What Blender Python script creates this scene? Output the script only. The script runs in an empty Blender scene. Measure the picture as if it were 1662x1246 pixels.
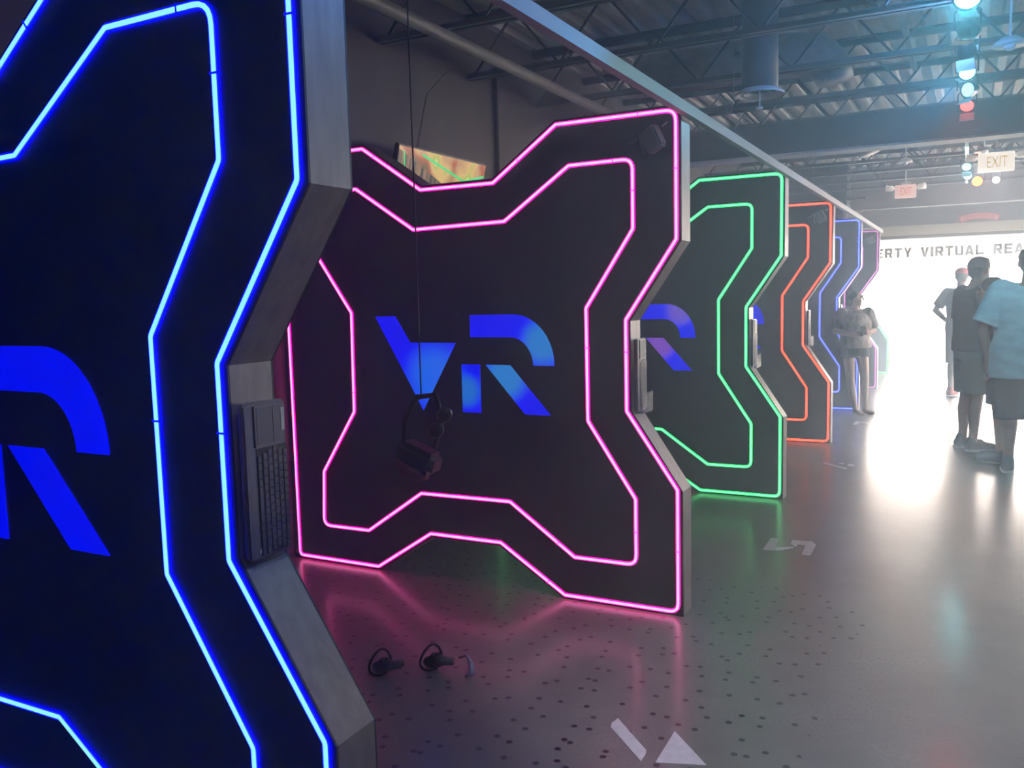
import bpy, bmesh, math, random
from mathutils import Vector, Matrix
random.seed(4)
S = bpy.context.scene
COL = S.collection
PI = math.pi

# ------------------------------------------------------------------ camera
cam_d = bpy.data.cameras.new('camera')
cam = bpy.data.objects.new('camera', cam_d); COL.objects.link(cam)
_r = Vector((0.88504377, 0.46484025, -0.02492108))
_u = Vector((-0.02591209, 0.10264681, 0.99438031))
_f = Vector((-0.46478606, 0.87942434, -0.1028919))
M = Matrix.Identity(4)
for i in range(3):
    M[i][0] = _r[i]; M[i][1] = _u[i]; M[i][2] = -_f[i]
M.translation = Vector((1.1953, -3.9364, 1.5741))
cam.matrix_world = M
cam_d.sensor_width = 36.0; cam_d.lens = 36.0*1393.36/1662.0
cam_d.clip_start = 0.02; cam_d.clip_end = 200
S.camera = cam
# ------------------------------------------------------------------ world, exposure
S.view_settings.view_transform = 'Standard'
S.view_settings.look = 'None'
S.view_settings.gamma = 1.0
S.view_settings.exposure = 0.0
S.view_settings.use_curve_mapping = False
w = bpy.data.worlds.new('sky'); S.world = w; w.use_nodes = True
WORLD_STRENGTH = 45.0
bg = w.node_tree.nodes['Background']
bg.inputs[0].default_value = (0.96, 0.98, 1.0, 1); bg.inputs[1].default_value = WORLD_STRENGTH
sun_d = bpy.data.lights.new('sun', 'SUN'); sun = bpy.data.objects.new('sun', sun_d); COL.objects.link(sun)
sun_d.energy = 14.0; sun_d.angle = math.radians(1.0); sun_d.color = (1.0, 0.93, 0.80)
sun.rotation_euler = Vector((-0.30, -0.80, -0.42)).to_track_quat('-Z', 'Y').to_euler()
try:
    S.cycles.use_denoising = True
    S.cycles.max_bounces = 6; S.cycles.diffuse_bounces = 3; S.cycles.glossy_bounces = 3
    S.cycles.transparent_max_bounces = 32; S.cycles.volume_bounces = 0
    S.cycles.sample_clamp_indirect = 4.0
    S.cycles.caustics_reflective = False; S.cycles.caustics_refractive = False
except Exception:
    pass
HAZE_DENSITY = 0.045
# spot lamps of the lighting track: (y, colour, energy, aim)
CY = (0.15, 0.75, 1.0); BL = (0.10, 0.25, 1.0); RD = (1.0, 0.10, 0.06); WH = (1.0, 0.94, 0.86)

# ------------------------------------------------------------------ materials
def mat(name, col, rough=0.5, metal=0.0, emit=None, es=0.0, spec=0.5, noise=None, bump=0.0, alpha=1.0, trans=0.0, ior=1.45):
    m = bpy.data.materials.new(name); m.use_nodes = True
    nt = m.node_tree; b = nt.nodes['Principled BSDF']
    b.inputs['Base Color'].default_value = (*col, 1)
    b.inputs['Roughness'].default_value = rough
    b.inputs['Metallic'].default_value = metal
    b.inputs['Specular IOR Level'].default_value = spec
    b.inputs['IOR'].default_value = ior
    b.inputs['Transmission Weight'].default_value = trans
    if emit:
        b.inputs['Emission Color'].default_value = (*emit, 1); b.inputs['Emission Strength'].default_value = es
    if noise:
        sc, stretch, amt = noise
        tc = nt.nodes.new('ShaderNodeTexCoord'); mp = nt.nodes.new('ShaderNodeMapping')
        mp.inputs['Scale'].default_value = stretch
        nz = nt.nodes.new('ShaderNodeTexNoise'); nz.inputs['Scale'].default_value = sc; nz.inputs['Detail'].default_value = 5
        rp = nt.nodes.new('ShaderNodeValToRGB')
        lo = [max(0, c*(1-amt)) for c in col]; hi = [min(1, c*(1+amt)) for c in col]
        rp.color_ramp.elements[0].color = (*lo, 1); rp.color_ramp.elements[0].position = 0.3
        rp.color_ramp.elements[1].color = (*hi, 1); rp.color_ramp.elements[1].position = 0.7
        nt.links.new(tc.outputs['Object'], mp.inputs[0]); nt.links.new(mp.outputs[0], nz.inputs['Vector'])
        nt.links.new(nz.outputs['Fac'], rp.inputs[0]); nt.links.new(rp.outputs[0], b.inputs['Base Color'])
        if bump:
            bp = nt.nodes.new('ShaderNodeBump'); bp.inputs['Strength'].default_value = bump; bp.inputs['Distance'].default_value = 0.01
            nt.links.new(nz.outputs['Fac'], bp.inputs['Height']); nt.links.new(bp.outputs[0], b.inputs['Normal'])
    return m

def concrete():
    m = bpy.data.materials.new('polished_concrete'); m.use_nodes = True
    nt = m.node_tree; N = nt.nodes; L = nt.links; b = N['Principled BSDF']
    geo = N.new('ShaderNodeNewGeometry')
    def noise(scale, detail=4, rough=0.6, vec=None):
        n = N.new('ShaderNodeTexNoise'); n.inputs['Scale'].default_value = scale
        n.inputs['Detail'].default_value = detail; n.inputs['Roughness'].default_value = rough
        L.new(vec or geo.outputs['Position'], n.inputs['Vector']); return n
    def ramp(src, p0, p1, c0, c1):
        r = N.new('ShaderNodeValToRGB'); r.color_ramp.elements[0].position = p0; r.color_ramp.elements[1].position = p1
        r.color_ramp.elements[0].color = (*c0, 1); r.color_ramp.elements[1].color = (*c1, 1)
        L.new(src, r.inputs[0]); return r
    def mth(op, a, bb=None, clamp=False):
        n = N.new('ShaderNodeMath'); n.operation = op; n.use_clamp = clamp
        for i, v in enumerate((a, bb)):
            if v is None: continue
            if isinstance(v, (int, float)): n.inputs[i].default_value = v
            else: L.new(v, n.inputs[i])
        return n.outputs[0]
    base = ramp(noise(1.6, 8, 0.7).outputs['Fac'], 0.3, 0.7, (0.15, 0.15, 0.145), (0.29, 0.285, 0.27))
    speck = ramp(noise(70, 3, 0.8).outputs['Fac'], 0.50, 0.60, (1, 1, 1), (0.55, 0.55, 0.55))
    patch = ramp(noise(1.6, 6, 0.75).outputs['Fac'], 0.42, 0.70, (0, 0, 0), (1, 1, 1))
    mx = N.new('ShaderNodeMixRGB'); mx.blend_type = 'MULTIPLY'
    L.new(patch.outputs[0], mx.inputs[0]); L.new(base.outputs[0], mx.inputs[1]); L.new(speck.outputs[0], mx.inputs[2])
    # small worn dark spots left on the floor between the two nearest booths
    v = N.new('ShaderNodeTexVoronoi'); v.voronoi_dimensions = '2D'; v.inputs['Scale'].default_value = 9.0
    v.inputs['Randomness'].default_value = 0.9
    L.new(geo.outputs['Position'], v.inputs['Vector'])
    spot = mth('LESS_THAN', v.outputs['Distance'], 0.105)
    sep = N.new('ShaderNodeSeparateXYZ'); L.new(geo.outputs['Position'], sep.inputs[0])
    wob = noise(1.3, 2)
    wx = mth('ADD', sep.outputs[0], mth('MULTIPLY', wob.outputs['Fac'], 1.2))
    wy = mth('ADD', sep.outputs[1], mth('MULTIPLY', wob.outputs['Fac'], 0.8))
    inx = mth('MULTIPLY', mth('GREATER_THAN', wx, -2.2), mth('LESS_THAN', wx, 1.35))
    iny = mth('MULTIPLY', mth('GREATER_THAN', wy, -3.6), mth('LESS_THAN', wy, 1.0))
    fac = mth('MULTIPLY', spot, mth('MULTIPLY', inx, iny))
    mx2 = N.new('ShaderNodeMixRGB'); mx2.blend_type = 'MIX'; mx2.inputs[2].default_value = (0.02, 0.018, 0.02, 1)
    L.new(fac, mx2.inputs[0]); L.new(mx.outputs[0], mx2.inputs[1])
    L.new(mx2.outputs[0], b.inputs['Base Color'])
    b.inputs['Roughness'].default_value = 0.40
    b.inputs['Coat Weight'].default_value = 0.55; b.inputs['Coat Roughness'].default_value = 0.19; b.inputs['Coat IOR'].default_value = 1.55
    bp = N.new('ShaderNodeBump'); bp.inputs['Strength'].default_value = 0.12; bp.inputs['Distance'].default_value = 0.02
    L.new(noise(3.5, 4).outputs['Fac'], bp.inputs['Height']); L.new(bp.outputs[0], b.inputs['Normal'])
    b.inputs['Specular IOR Level'].default_value = 0.8
    return m

M_floor = concrete()
M_board = mat('black_laminate', (0.012, 0.012, 0.017), 0.42, spec=0.35)
M_edge = mat('streaked_grey_metal', (0.26, 0.235, 0.23), 0.45, metal=0.25, noise=(5, (7, 7, 1.2), 0.16), bump=0.08)
M_rail = mat('aluminium_rail', (0.50, 0.51, 0.52), 0.55)
M_wall = mat('dark_painted_wall', (0.066, 0.056, 0.064), 0.42, noise=(2.5, (1, 1, 0.4), 0.3), bump=0.1)
M_block = mat('charcoal_wall', (0.05, 0.055, 0.06), 0.6, noise=(2.0, (1, 1, 1), 0.15))
M_fwall = mat('grey_mauve_wall', (0.20, 0.19, 0.19), 0.7, noise=(2.0, (1, 1, 1), 0.1))
M_beam = mat('beam_paint', (0.075, 0.085, 0.095), 0.55, noise=(3.0, (1, 1, 1), 0.12))
M_flange = mat('lit_flange_paint', (0.8, 0.78, 0.74), 0.5)  # flange colour lightened to stand for light bounced up off the floor
M_deck = mat('grey_metal_deck', (0.42, 0.39, 0.35), 0.6, noise=(5.0, (2, 0.4, 2), 0.2))
M_joist = mat('black_joist_paint', (0.04, 0.042, 0.045), 0.5)
M_chord = mat('dusty_chord_paint', (0.11, 0.11, 0.115), 0.5)
M_pipe = mat('grey_pipe', (0.20, 0.18, 0.17), 0.5)
M_galv = mat('galvanised_steel', (0.40, 0.38, 0.35), 0.5, metal=0.3, noise=(14, (1, 1, 1), 0.15))
M_black = mat('black_plastic', (0.012, 0.012, 0.014), 0.35)
M_grey = mat('grey_plastic', (0.14, 0.135, 0.15), 0.45)
M_key = mat('keycap_plastic', (0.11, 0.105, 0.12), 0.45)
M_kbody = mat('keyboard_shell', (0.20, 0.185, 0.20), 0.4)
M_white = mat('white_plastic', (0.75, 0.75, 0.74), 0.4)
M_label = mat('pale_sticker', (0.7, 0.68, 0.62), 0.5)
M_paint = mat('white_floor_paint', (0.72, 0.72, 0.76), 0.45, noise=(30, (1, 1, 1), 0.08))
M_cable = mat('black_cable', (0.01, 0.01, 0.012), 0.5)
M_wire = mat('steel_wire', (0.4, 0.38, 0.36), 0.35, metal=0.8)
M_screw = mat('chrome_screw', (0.8, 0.8, 0.8), 0.2, metal=1.0)
M_acr = bpy.data.materials.new('clear_acrylic'); M_acr.use_nodes = True
_n = M_acr.node_tree; _n.nodes.remove(_n.nodes['Principled BSDF'])
_t = _n.nodes.new('ShaderNodeBsdfTransparent'); _t.inputs[0].default_value = (0.93, 0.94, 0.97, 1)
_g = _n.nodes.new('ShaderNodeBsdfGlossy'); _g.inputs['Roughness'].default_value = 0.08
_fr = _n.nodes.new('ShaderNodeFresnel'); _fr.inputs[0].default_value = 1.49
_mx = _n.nodes.new('ShaderNodeMixShader')
_ge = _n.nodes.new('ShaderNodeNewGeometry'); _sb = _n.nodes.new('ShaderNodeMath'); _sb.operation = 'SUBTRACT'; _sb.use_clamp = True
_n.links.new(_fr.outputs[0], _sb.inputs[0]); _n.links.new(_ge.outputs['Backfacing'], _sb.inputs[1]); _n.links.new(_sb.outputs[0], _mx.inputs[0]); _n.links.new(_t.outputs[0], _mx.inputs[1]); _n.links.new(_g.outputs[0], _mx.inputs[2])
_n.links.new(_mx.outputs[0], _n.nodes['Material Output'].inputs['Surface'])
M_banner = mat('banner_vinyl', (0.85, 0.85, 0.85), 0.6)
M_bletter = mat('banner_letter_ink', (0.16, 0.165, 0.16), 0.7)
M_pave = mat('sunny_pavement', (0.5, 0.48, 0.45), 0.8, noise=(2.0, (1, 1, 1), 0.1))
M_trimd = mat('dark_lintel_paint', (0.12, 0.12, 0.11), 0.6)
M_hous = mat('cream_shutter_housing', (0.55, 0.52, 0.42), 0.5)
M_skin = mat('skin', (0.50, 0.30, 0.22), 0.5)
M_skin2 = mat('tanned_skin', (0.36, 0.21, 0.155), 0.5)
M_hair = mat('dark_hair', (0.025, 0.018, 0.014), 0.5, noise=(40, (1, 1, 4), 0.4), bump=0.4)
M_hair2 = mat('auburn_hair', (0.12, 0.045, 0.03), 0.5, noise=(40, (1, 1, 4), 0.4), bump=0.4)
M_eye = mat('eye_dark', (0.01, 0.01, 0.01), 0.2)

def neon_mats(name, side, ss, core, cs):
    a = mat(name+'_neon_tube', (0.02, 0.02, 0.02), 0.4, emit=side, es=ss)
    b = mat(name+'_neon_core', (0.02, 0.02, 0.02), 0.4, emit=core, es=cs)
    return a, b
NEON = {
 'blue': neon_mats('blue', (0.0, 0.0, 1.0), 11.0, (0.27, 0.82, 1.0), 1.2),
 'magenta': neon_mats('magenta', (1.0, 0.0, 0.26), 5.0, (1.0, 0.50, 0.92), 1.7),
 'green': neon_mats('green', (0.0, 0.50, 0.07), 6.0, (0.30, 1.0, 0.62), 1.4),
 'orange': neon_mats('orange', (0.9, 0.035, 0.006), 4.0, (1.0, 0.25, 0.11), 1.3),
 'royal': neon_mats('royal', (0.006, 0.016, 0.8), 7.0, (0.32, 0.52, 1.0), 1.3),
 'purple': neon_mats('purple', (0.62, 0.05, 0.62), 1.3, (0.9, 0.40, 0.95), 1.4),
}

def glow_acrylic(name, spots):
    """blue letter acrylic, its glow and reflected colour spots painted in as emission; spots = (u, v, radius, colour)"""
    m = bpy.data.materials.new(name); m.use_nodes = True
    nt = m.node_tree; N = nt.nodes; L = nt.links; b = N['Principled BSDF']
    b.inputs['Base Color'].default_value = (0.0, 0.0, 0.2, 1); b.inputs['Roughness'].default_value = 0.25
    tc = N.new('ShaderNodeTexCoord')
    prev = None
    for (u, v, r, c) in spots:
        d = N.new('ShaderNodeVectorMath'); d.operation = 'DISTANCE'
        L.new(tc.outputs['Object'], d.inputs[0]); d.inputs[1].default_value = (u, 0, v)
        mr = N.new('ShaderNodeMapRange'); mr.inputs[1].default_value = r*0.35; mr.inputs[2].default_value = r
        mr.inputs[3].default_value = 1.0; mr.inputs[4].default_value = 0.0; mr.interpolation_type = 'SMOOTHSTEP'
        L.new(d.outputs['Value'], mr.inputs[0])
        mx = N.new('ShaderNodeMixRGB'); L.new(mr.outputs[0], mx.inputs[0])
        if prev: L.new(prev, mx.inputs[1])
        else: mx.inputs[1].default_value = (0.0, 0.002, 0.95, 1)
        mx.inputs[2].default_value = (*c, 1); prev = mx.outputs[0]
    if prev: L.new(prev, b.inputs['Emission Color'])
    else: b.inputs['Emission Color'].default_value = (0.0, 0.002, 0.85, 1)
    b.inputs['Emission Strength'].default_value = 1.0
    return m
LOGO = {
 'plain': glow_acrylic('painted_glow_blue', []),
 'cyan': glow_acrylic('painted_glow_cyan', [(-1.36, 1.14, 0.24, (0.01, 0.13, 0.85)), (-0.70, 1.33, 0.16, (0.02, 0.20, 0.60)),
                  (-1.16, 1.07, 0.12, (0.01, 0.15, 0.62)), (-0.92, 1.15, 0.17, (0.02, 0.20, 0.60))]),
 'violet': glow_acrylic('painted_glow_violet', [(-1.2, 1.1, 0.3, (0.10, 0.03, 0.6)), (-0.76, 1.42, 0.15, (0.13, 0.08, 0.60)),
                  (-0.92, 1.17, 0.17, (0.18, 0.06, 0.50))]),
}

# ------------------------------------------------------------------ helpers
def tagk(o, label=None, cat=None, group=None, kind=None):
    if label: o['label'] = label
    if cat: o['category'] = cat
    if group: o['group'] = group
    if kind: o['kind'] = kind
    return o
def obj(name, bm, m, parent=None, smooth=False):
    me = bpy.data.meshes.new(name)
    bmesh.ops.recalc_face_normals(bm, faces=bm.faces)
    bm.to_mesh(me); bm.free()
    me.materials.append(m)
    if smooth:
        for p in me.polygons: p.use_smooth = True
    o = bpy.data.objects.new(name, me); COL.objects.link(o)
    if parent: o.parent = parent
    return o
def empty(name, loc=(0, 0, 0), rz=0.0):
    o = bpy.data.objects.new(name, None); COL.objects.link(o)
    o.location = loc; o.rotation_euler = (0, 0, rz); o.empty_display_size = 0.1
    return o
def nb(): return bmesh.new()
def box(bm, x0, x1, y0, y1, z0, z1, mtx=None, bev=0.0):
    r = bmesh.ops.create_cube(bm, size=1.0)
    vs = r['verts']
    T = Matrix.Translation(((x0+x1)/2, (y0+y1)/2, (z0+z1)/2)) @ Matrix.Diagonal((abs(x1-x0), abs(y1-y0), abs(z1-z0), 1))
    bmesh.ops.transform(bm, matrix=T, verts=vs)
    if bev > 0:
        es = list({e for v in vs for e in v.link_edges})
        r2 = bmesh.ops.bevel(bm, geom=es, offset=bev, segments=2, affect='EDGES', clamp_overlap=True)
        vs = list({v for v in r2['verts']} | {v for v in vs if v.is_valid})
    if mtx is not None: bmesh.ops.transform(bm, matrix=mtx, verts=vs)
    return vs
def tube(bm, pts, r, seg=10, closed=False, caps=True):
    pts = [Vector(p) for p in pts]; n = len(pts)
    rs = r if isinstance(r, (list, tuple)) else [r]*n
    rings = []; ref = None
    for i, p in enumerate(pts):
        if closed: t = (pts[(i+1) % n]-pts[i-1])
        else: t = pts[min(i+1, n-1)]-pts[max(i-1, 0)]
        t.normalize()
        if ref is None: ref = t.orthogonal().normalized()
        ref = (ref - t*ref.dot(t)).normalized(); b = t.cross(ref)
        rings.append([bm.verts.new(p + (ref*math.cos(a)+b*math.sin(a))*rs[i]) for a in [2*PI*k/seg for k in range(seg)]])
    for i in range(n if closed else n-1):
        A = rings[i]; B = rings[(i+1) % n]
        for k in range(seg): bm.faces.new((A[k], A[(k+1) % seg], B[(k+1) % seg], B[k]))
    if caps and not closed:
        bm.faces.new(rings[0]); bm.faces.new(rings[-1])
def cyl(bm, p0, p1, r0, r1=None, seg=20):
    tube(bm, [p0, p1], [r0, r0 if r1 is None else r1], seg)
def ell(bm, c, r, rot=None, u=14, v=10):
    q = bmesh.ops.create_uvsphere(bm, u_segments=u, v_segments=v, radius=1.0)
    T = Matrix.Translation(c) @ (rot.to_4x4() if rot else Matrix.Identity(4)) @ Matrix.Diagonal((*r, 1))
    bmesh.ops.transform(bm, matrix=T, verts=q['verts'])
def prism(bm, poly, y0, y1):
    """polygon in the x-z plane extruded along y"""
    a = [bm.verts.new((x, y0, z)) for x, z in poly]; b = [bm.verts.new((x, y1, z)) for x, z in poly]
    bm.faces.new(a); bm.faces.new(list(reversed(b)))
    n = len(poly)
    for i in range(n): bm.faces.new((a[i], b[i], b[(i+1) % n], a[(i+1) % n]))
def prism_z(bm, poly, z0, z1):
    a = [bm.verts.new((x, y, z0)) for x, y in poly]; b = [bm.verts.new((x, y, z1)) for x, y in poly]
    bm.faces.new(list(reversed(a))); bm.faces.new(b)
    n = len(poly)
    for i in range(n): bm.faces.new((a[i], a[(i+1) % n], b[(i+1) % n], b[i]))
def roundpoly(pts, rad, seg=5):
    out = []; n = len(pts)
    for i in range(n):
        r = rad[i] if isinstance(rad, (list, tuple)) else rad
        p = Vector(pts[i]); a = Vector(pts[i-1]); b = Vector(pts[(i+1) % n])
        da = (a-p).normalized(); db = (b-p).normalized()
        ang = da.angle(db)
        t = min(r/max(math.tan(ang/2), 0.05), (a-p).length*0.45, (b-p).length*0.45)
        p0 = p+da*t; p1 = p+db*t
        for k in range(seg+1):
            s = k/seg
            out.append(tuple((p0*(1-s)**2 + p*2*s*(1-s) + p1*s*s)))
    return out
def text_mesh(txt, size, extrude, bold=0.0, sx=1.0):
    c = bpy.data.curves.new('lettering', 'FONT'); c.body = txt; c.size = size; c.extrude = extrude; c.offset = bold
    c.align_x = 'LEFT'
    o = bpy.data.objects.new('lettering_curve', c); COL.objects.link(o)
    dg = bpy.context.evaluated_depsgraph_get(); dg.update()
    me = bpy.data.meshes.new_from_object(o.evaluated_get(dg))
    bpy.data.objects.remove(o); bpy.data.curves.remove(c)
    xs = [v.co.x for v in me.vertices]; x0 = min(xs); x1 = max(xs)
    for v in me.vertices: v.co.x = (v.co.x-x0)*sx
    return me, (x1-x0)*sx
def text_obj(name, txt, w_, h_, loc, m, parent=None, thick=0.004, bold=0.02, rz=0.0):
    """upright text facing -Y, lower left corner at loc, fitted to w_ x h_"""
    me, ww = text_mesh(txt, 1.0, 0.01, bold)
    xs = [v.co.x for v in me.vertices]; ys = [v.co.y for v in me.vertices]
    x0, x1, y0, y1 = min(xs), max(xs), min(ys), max(ys)
    for v in me.vertices:
        a = (v.co.x-x0)/(x1-x0)*w_; b_ = (v.co.y-y0)/(y1-y0)*h_; c = -v.co.z/0.01*thick/2
        v.co = Vector((a, c, b_))
    me.materials.clear(); me.materials.append(m)
    o = bpy.data.objects.new(name, me); COL.objects.link(o); o.location = loc; o.rotation_euler = (0, 0, rz)
    if parent: o.parent = parent
    return o

# ------------------------------------------------------------------ the room
XW, XR, YB, YF, ZD = -2.43, 6.5, -7.0, 16.0, 3.86
WY0, WY1 = 8.0, 12.5   # unseen window opening added in the right wall for side light
bm = nb(); box(bm, XW-0.3, XR+0.3, YB-0.3, YF+0.2, -0.2, 0.0)
tagk(obj('floor', bm, M_floor), kind='structure')
bm = nb(); box(bm, XW-0.25, XW, YB-0.25, YF+0.2, 0, 4.05)
tagk(obj('wall_left', bm, M_wall), kind='structure')
bm = nb(); box(bm, XR, XR+0.25, YB-0.25, WY0, 0, 4.05); box(bm, XR, XR+0.25, WY1, YF+0.2, 0, 4.05)
box(bm, XR, XR+0.25, WY0, WY1, 0, 0.4); box(bm, XR, XR+0.25, WY0, WY1, 2.6, 4.05)
tagk(obj('wall_right', bm, M_block), kind='structure')
bm = nb()
for yy in (WY0, (WY0*2+WY1)/3, (WY0+WY1*2)/3, WY1-0.06): box(bm, XR+0.08, XR+0.14, yy, yy+0.06, 0.4, 2.6)
box(bm, XR+0.08, XR+0.14, WY0, WY1, 0.4, 0.46); box(bm, XR+0.08, XR+0.14, WY0, WY1, 2.54, 2.6)
tagk(obj('fill_window_1', bm, M_trimd), kind='structure')
bm = nb(); box(bm, XW, XR, YB-0.25, YB, 0, 4.05)
tagk(obj('wall_back', bm, M_block), kind='structure')
# fluted steel deck: trapezoid profile, flutes along y
def deck():
    bm = nb(); pitch = 0.203; zl, zh = ZD-0.045, ZD+0.03
    prof = []; x = XW
    while x < XR:
        prof += [(x, zl), (x+0.075, zl), (x+0.092, zh), (x+0.186, zh)]
        x += pitch
    prof = [p for p in prof if p[0] <= XR+0.1]
    a = [bm.verts.new((px, YB, pz)) for px, pz in prof]; b = [bm.verts.new((px, YF+0.2, pz)) for px, pz in prof]
    for i in range(len(prof)-1): bm.faces.new((a[i], a[i+1], b[i+1], b[i]))
    c = [bm.verts.new((prof[0][0], YB, ZD+0.12)), bm.verts.new((prof[-1][0], YB, ZD+0.12)),
         bm.verts.new((prof[-1][0], YF+0.2, ZD+0.12)), bm.verts.new((prof[0][0], YF+0.2, ZD+0.12))]
    bm.faces.new(c)
    bm.faces.new([c[0]]+a+[c[1]]); bm.faces.new([c[3]]+b+[c[2]])
    bm.faces.new((a[0], b[0], c[3], c[0])); bm.faces.new((a[-1], b[-1], c[2], c[1]))
    return bm
tagk(obj('ceiling', deck(), M_deck), kind='structure')
# far wall with the open shutter doorway
X0 = -0.80
bm = nb(); box(bm, XW, XR, YF, YF+0.2, 2.60, 4.0); box(bm, XW, X0, YF, YF+0.2, 0, 2.60)
tagk(obj('wall_far', bm, M_fwall), kind='structure')
bm = nb(); box(bm, X0, XR, YF-0.05, YF+0.2, 2.545, 2.605)
tagk(obj('trim_1', bm, M_trimd), kind='structure')
bm = nb(); box(bm, X0, XR, YF-0.16, YF-0.001, 2.605, 2.80, bev=0.02)
tagk(obj('shutter_housing', bm, M_hous), 'long cream roller shutter housing above the bright doorway', 'shutter housing')
bm = nb(); box(bm, XW, X0, 13.3, YF, 0, 3.80)
tagk(obj('wall_corner', bm, M_block), kind='structure')
bm = nb(); box(bm, X0, XR, 13.9, 14.1, 3.02, 3.86)
tagk(obj('wall_bulkhead', bm, M_fwall), kind='structure')
# outdoors
bm = nb(); box(bm, -25, 30, YF+0.2, 60, -0.25, -0.02)
tagk(obj('pavement', bm, M_pave), kind='structure')
# main beam
be = empty('ceiling_beam', (0, 5.33, 2.925))
tagk(be, 'deep dark steel beam crossing the whole room under the deck', 'beam')
bm = nb(); box(bm, XW, XR, 0.0, 0.22, 0.022, 0.325); obj('web', bm, M_beam, be)
bm = nb(); box(bm, XW, XR, -0.01, 0.26, 0.0, 0.022); obj('flange', bm, M_flange, be)
# joists
def joist(y, label):
    j = empty('ceiling_joist', (0, y, 3.32)); tagk(j, label, 'joist', 'open web steel joists under the metal deck')
    bm = nb()
    for s in (-1, 1):
        box(bm, XW, XR, s*0.012, s*0.05, 0.0, 0.006); box(bm, XW, XR, s*0.012, s*0.018, 0.0, 0.045)
    obj('bottom_chord', bm, M_chord, j)
    bm = nb()
    for s in (-1, 1):
        box(bm, XW, XR, s*0.012, s*0.06, 0.486, 0.494); box(bm, XW, XR, s*0.012, s*0.02, 0.435, 0.49)
    obj('top_chord', bm, M_joist, j)
    bm = nb(); x = XW+0.05; up = False; st = 0.38
    while x < XR-st:
        cyl(bm, (x, 0, 0.47 if up else 0.02), (x+st, 0, 0.02 if up else 0.47), 0.011, seg=6); x += st; up = not up
    obj('web_rods', bm, M_joist, j)
    return j
jl = {-0.1: 'steel joist nearest the camera, above the big blue neon booth', 1.1: 'steel joist crossing above the hanging television and rail',
      2.3: 'steel joist crossing above the magenta booth, next beyond the television', 3.5: 'steel joist just in front of the round air diffuser',
      4.7: 'steel joist right in front of the deep beam', 5.9: 'steel joist just beyond the deep beam, only its upper chord showing',
      7.1: 'steel joist second beyond the deep beam, only its upper chord showing above it', 8.3: 'steel joist third beyond the deep beam, showing right under its flange', 9.5: 'steel joist fourth beyond the deep beam, above the smaller exit sign', 10.7: 'steel joist fifth beyond the deep beam, over the smaller exit sign',
      11.9: 'steel joist sixth beyond the deep beam', 13.1: 'steel joist farthest away, by the grey bulkhead'}
for y, l in jl.items(): joist(y, l)
# joist sits in a plaster pocket on the wall
for y in (1.1, 2.3, 3.5):
    pass

# ------------------------------------------------------------------ booth panels
OUT = [(0, 2.40), (0, 1.815), (-.253, 1.442), (-.253, .997), (0, .625), (0, .022), (-.603, .022), (-.975, .258), (-1.42, .258), (-1.79, .022), (-2.383, .022),
       (-2.383, 2.40), (-1.785, 2.40), (-1.41, 2.148), (-.965, 2.148), (-.605, 2.40)]
EDGE = [(.024, 2.424), (.024, 1.808), (-.231, 1.436), (-.231, 1.003), (.024, .618), (.024, 0), (-.61, 0), (-.982, .236), (-1.413, .236), (-1.783, 0), (-2.428, 0),
        (-2.428, 2.424), (-1.778, 2.424), (-1.402, 2.172), (-.972, 2.172), (-.612, 2.424)]
INN = [(-.211, 2.199), (-.212, 1.874), (-.459, 1.501), (-.458, .939), (-.212, .563), (-.212, .231), (-.544, .23), (-.912, .487), (-1.474, .483), (-1.85, .23), (-2.184, .228),
       (-2.165, .556), (-1.92, .925), (-1.909, 1.495), (-2.17, 1.87), (-2.18, 2.19), (-1.84, 2.185), (-1.465, 1.94), (-.905, 1.95), (-.54, 2.197)]
V_ = [(-1.742, 1.473), (-1.607, 1.473), (-1.514, 1.327), (-1.219, 1.327), (-1.440, .955)]
RS = [(-1.186, 1.212), (-1.073, 1.212), (-1.073, .954), (-1.186, .954)]
RG = [(-1.037, 1.212), (-.892, 1.212), (-.664, .957), (-.810, .957)]
def rbow():
    o = [(-1.126, 1.475)]
    for k in range(17):
        a = PI/2*(1-k/16); o.append((-.870+.232*math.cos(a), 1.212+.263*math.sin(a)))
    for k in range(17):
        a = PI/2*k/16; o.append((-.890+.133*math.cos(a), 1.212+.146*math.sin(a)))
    o.append((-1.126, 1.358)); return o
SCREW = [(-1.76, 1.483), (-1.205, 1.485), (-1.145, 1.487), (-.625, 1.483), (-1.20, 1.27), (-1.14, 1.27), (-1.735, .965), (-1.205, .94), (-1.15, .94), (-.612, .944)]
OUTR = roundpoly(OUT, [.05, .02, .02, .02, .02, .045, .012, .012, .012, .012, .03, .03, .012, .012, .012, .012], 5)
INNR = roundpoly(INN, [.05, .02, .02, .02, .02, .05, .012, .012, .012, .012, .05, .02, .02, .02, .02, .05, .012, .012, .012, .012], 5)
def ribbon(bm, loop, half, y0, y1):
    """closed strip following a loop in the x-z plane, with depth"""
    n = len(loop); L = [Vector((p[0], p[1])) for p in loop]
    ins, outs = [], []
    for i in range(n):
        a = (L[i]-L[i-1]); b = (L[(i+1) % n]-L[i])
        if a.length < 1e-7: a = b
        if b.length < 1e-7: b = a
        a.normalize(); b.normalize()
        t = (a+b).normalized(); nn = Vector((-t.y, t.x)); s = half/max(0.5, nn.dot(Vector((-a.y, a.x))))
        outs.append(L[i]+nn*s); ins.append(L[i]-nn*s)
    def ring(P, y): return [bm.verts.new((p.x, y, p.y)) for p in P]
    A = ring(outs, y0); B = ring(ins, y0); C_ = ring(outs, y1); D = ring(ins, y1)
    for i in range(n):
        j = (i+1) % n
        bm.faces.new((A[i], A[j], B[j], B[i])); bm.faces.new((C_[i], D[i], D[j], C_[j]))
        bm.faces.new((A[i], C_[i], C_[j], A[j])); bm.faces.new((B[i], B[j], D[j], D[i]))
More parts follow.
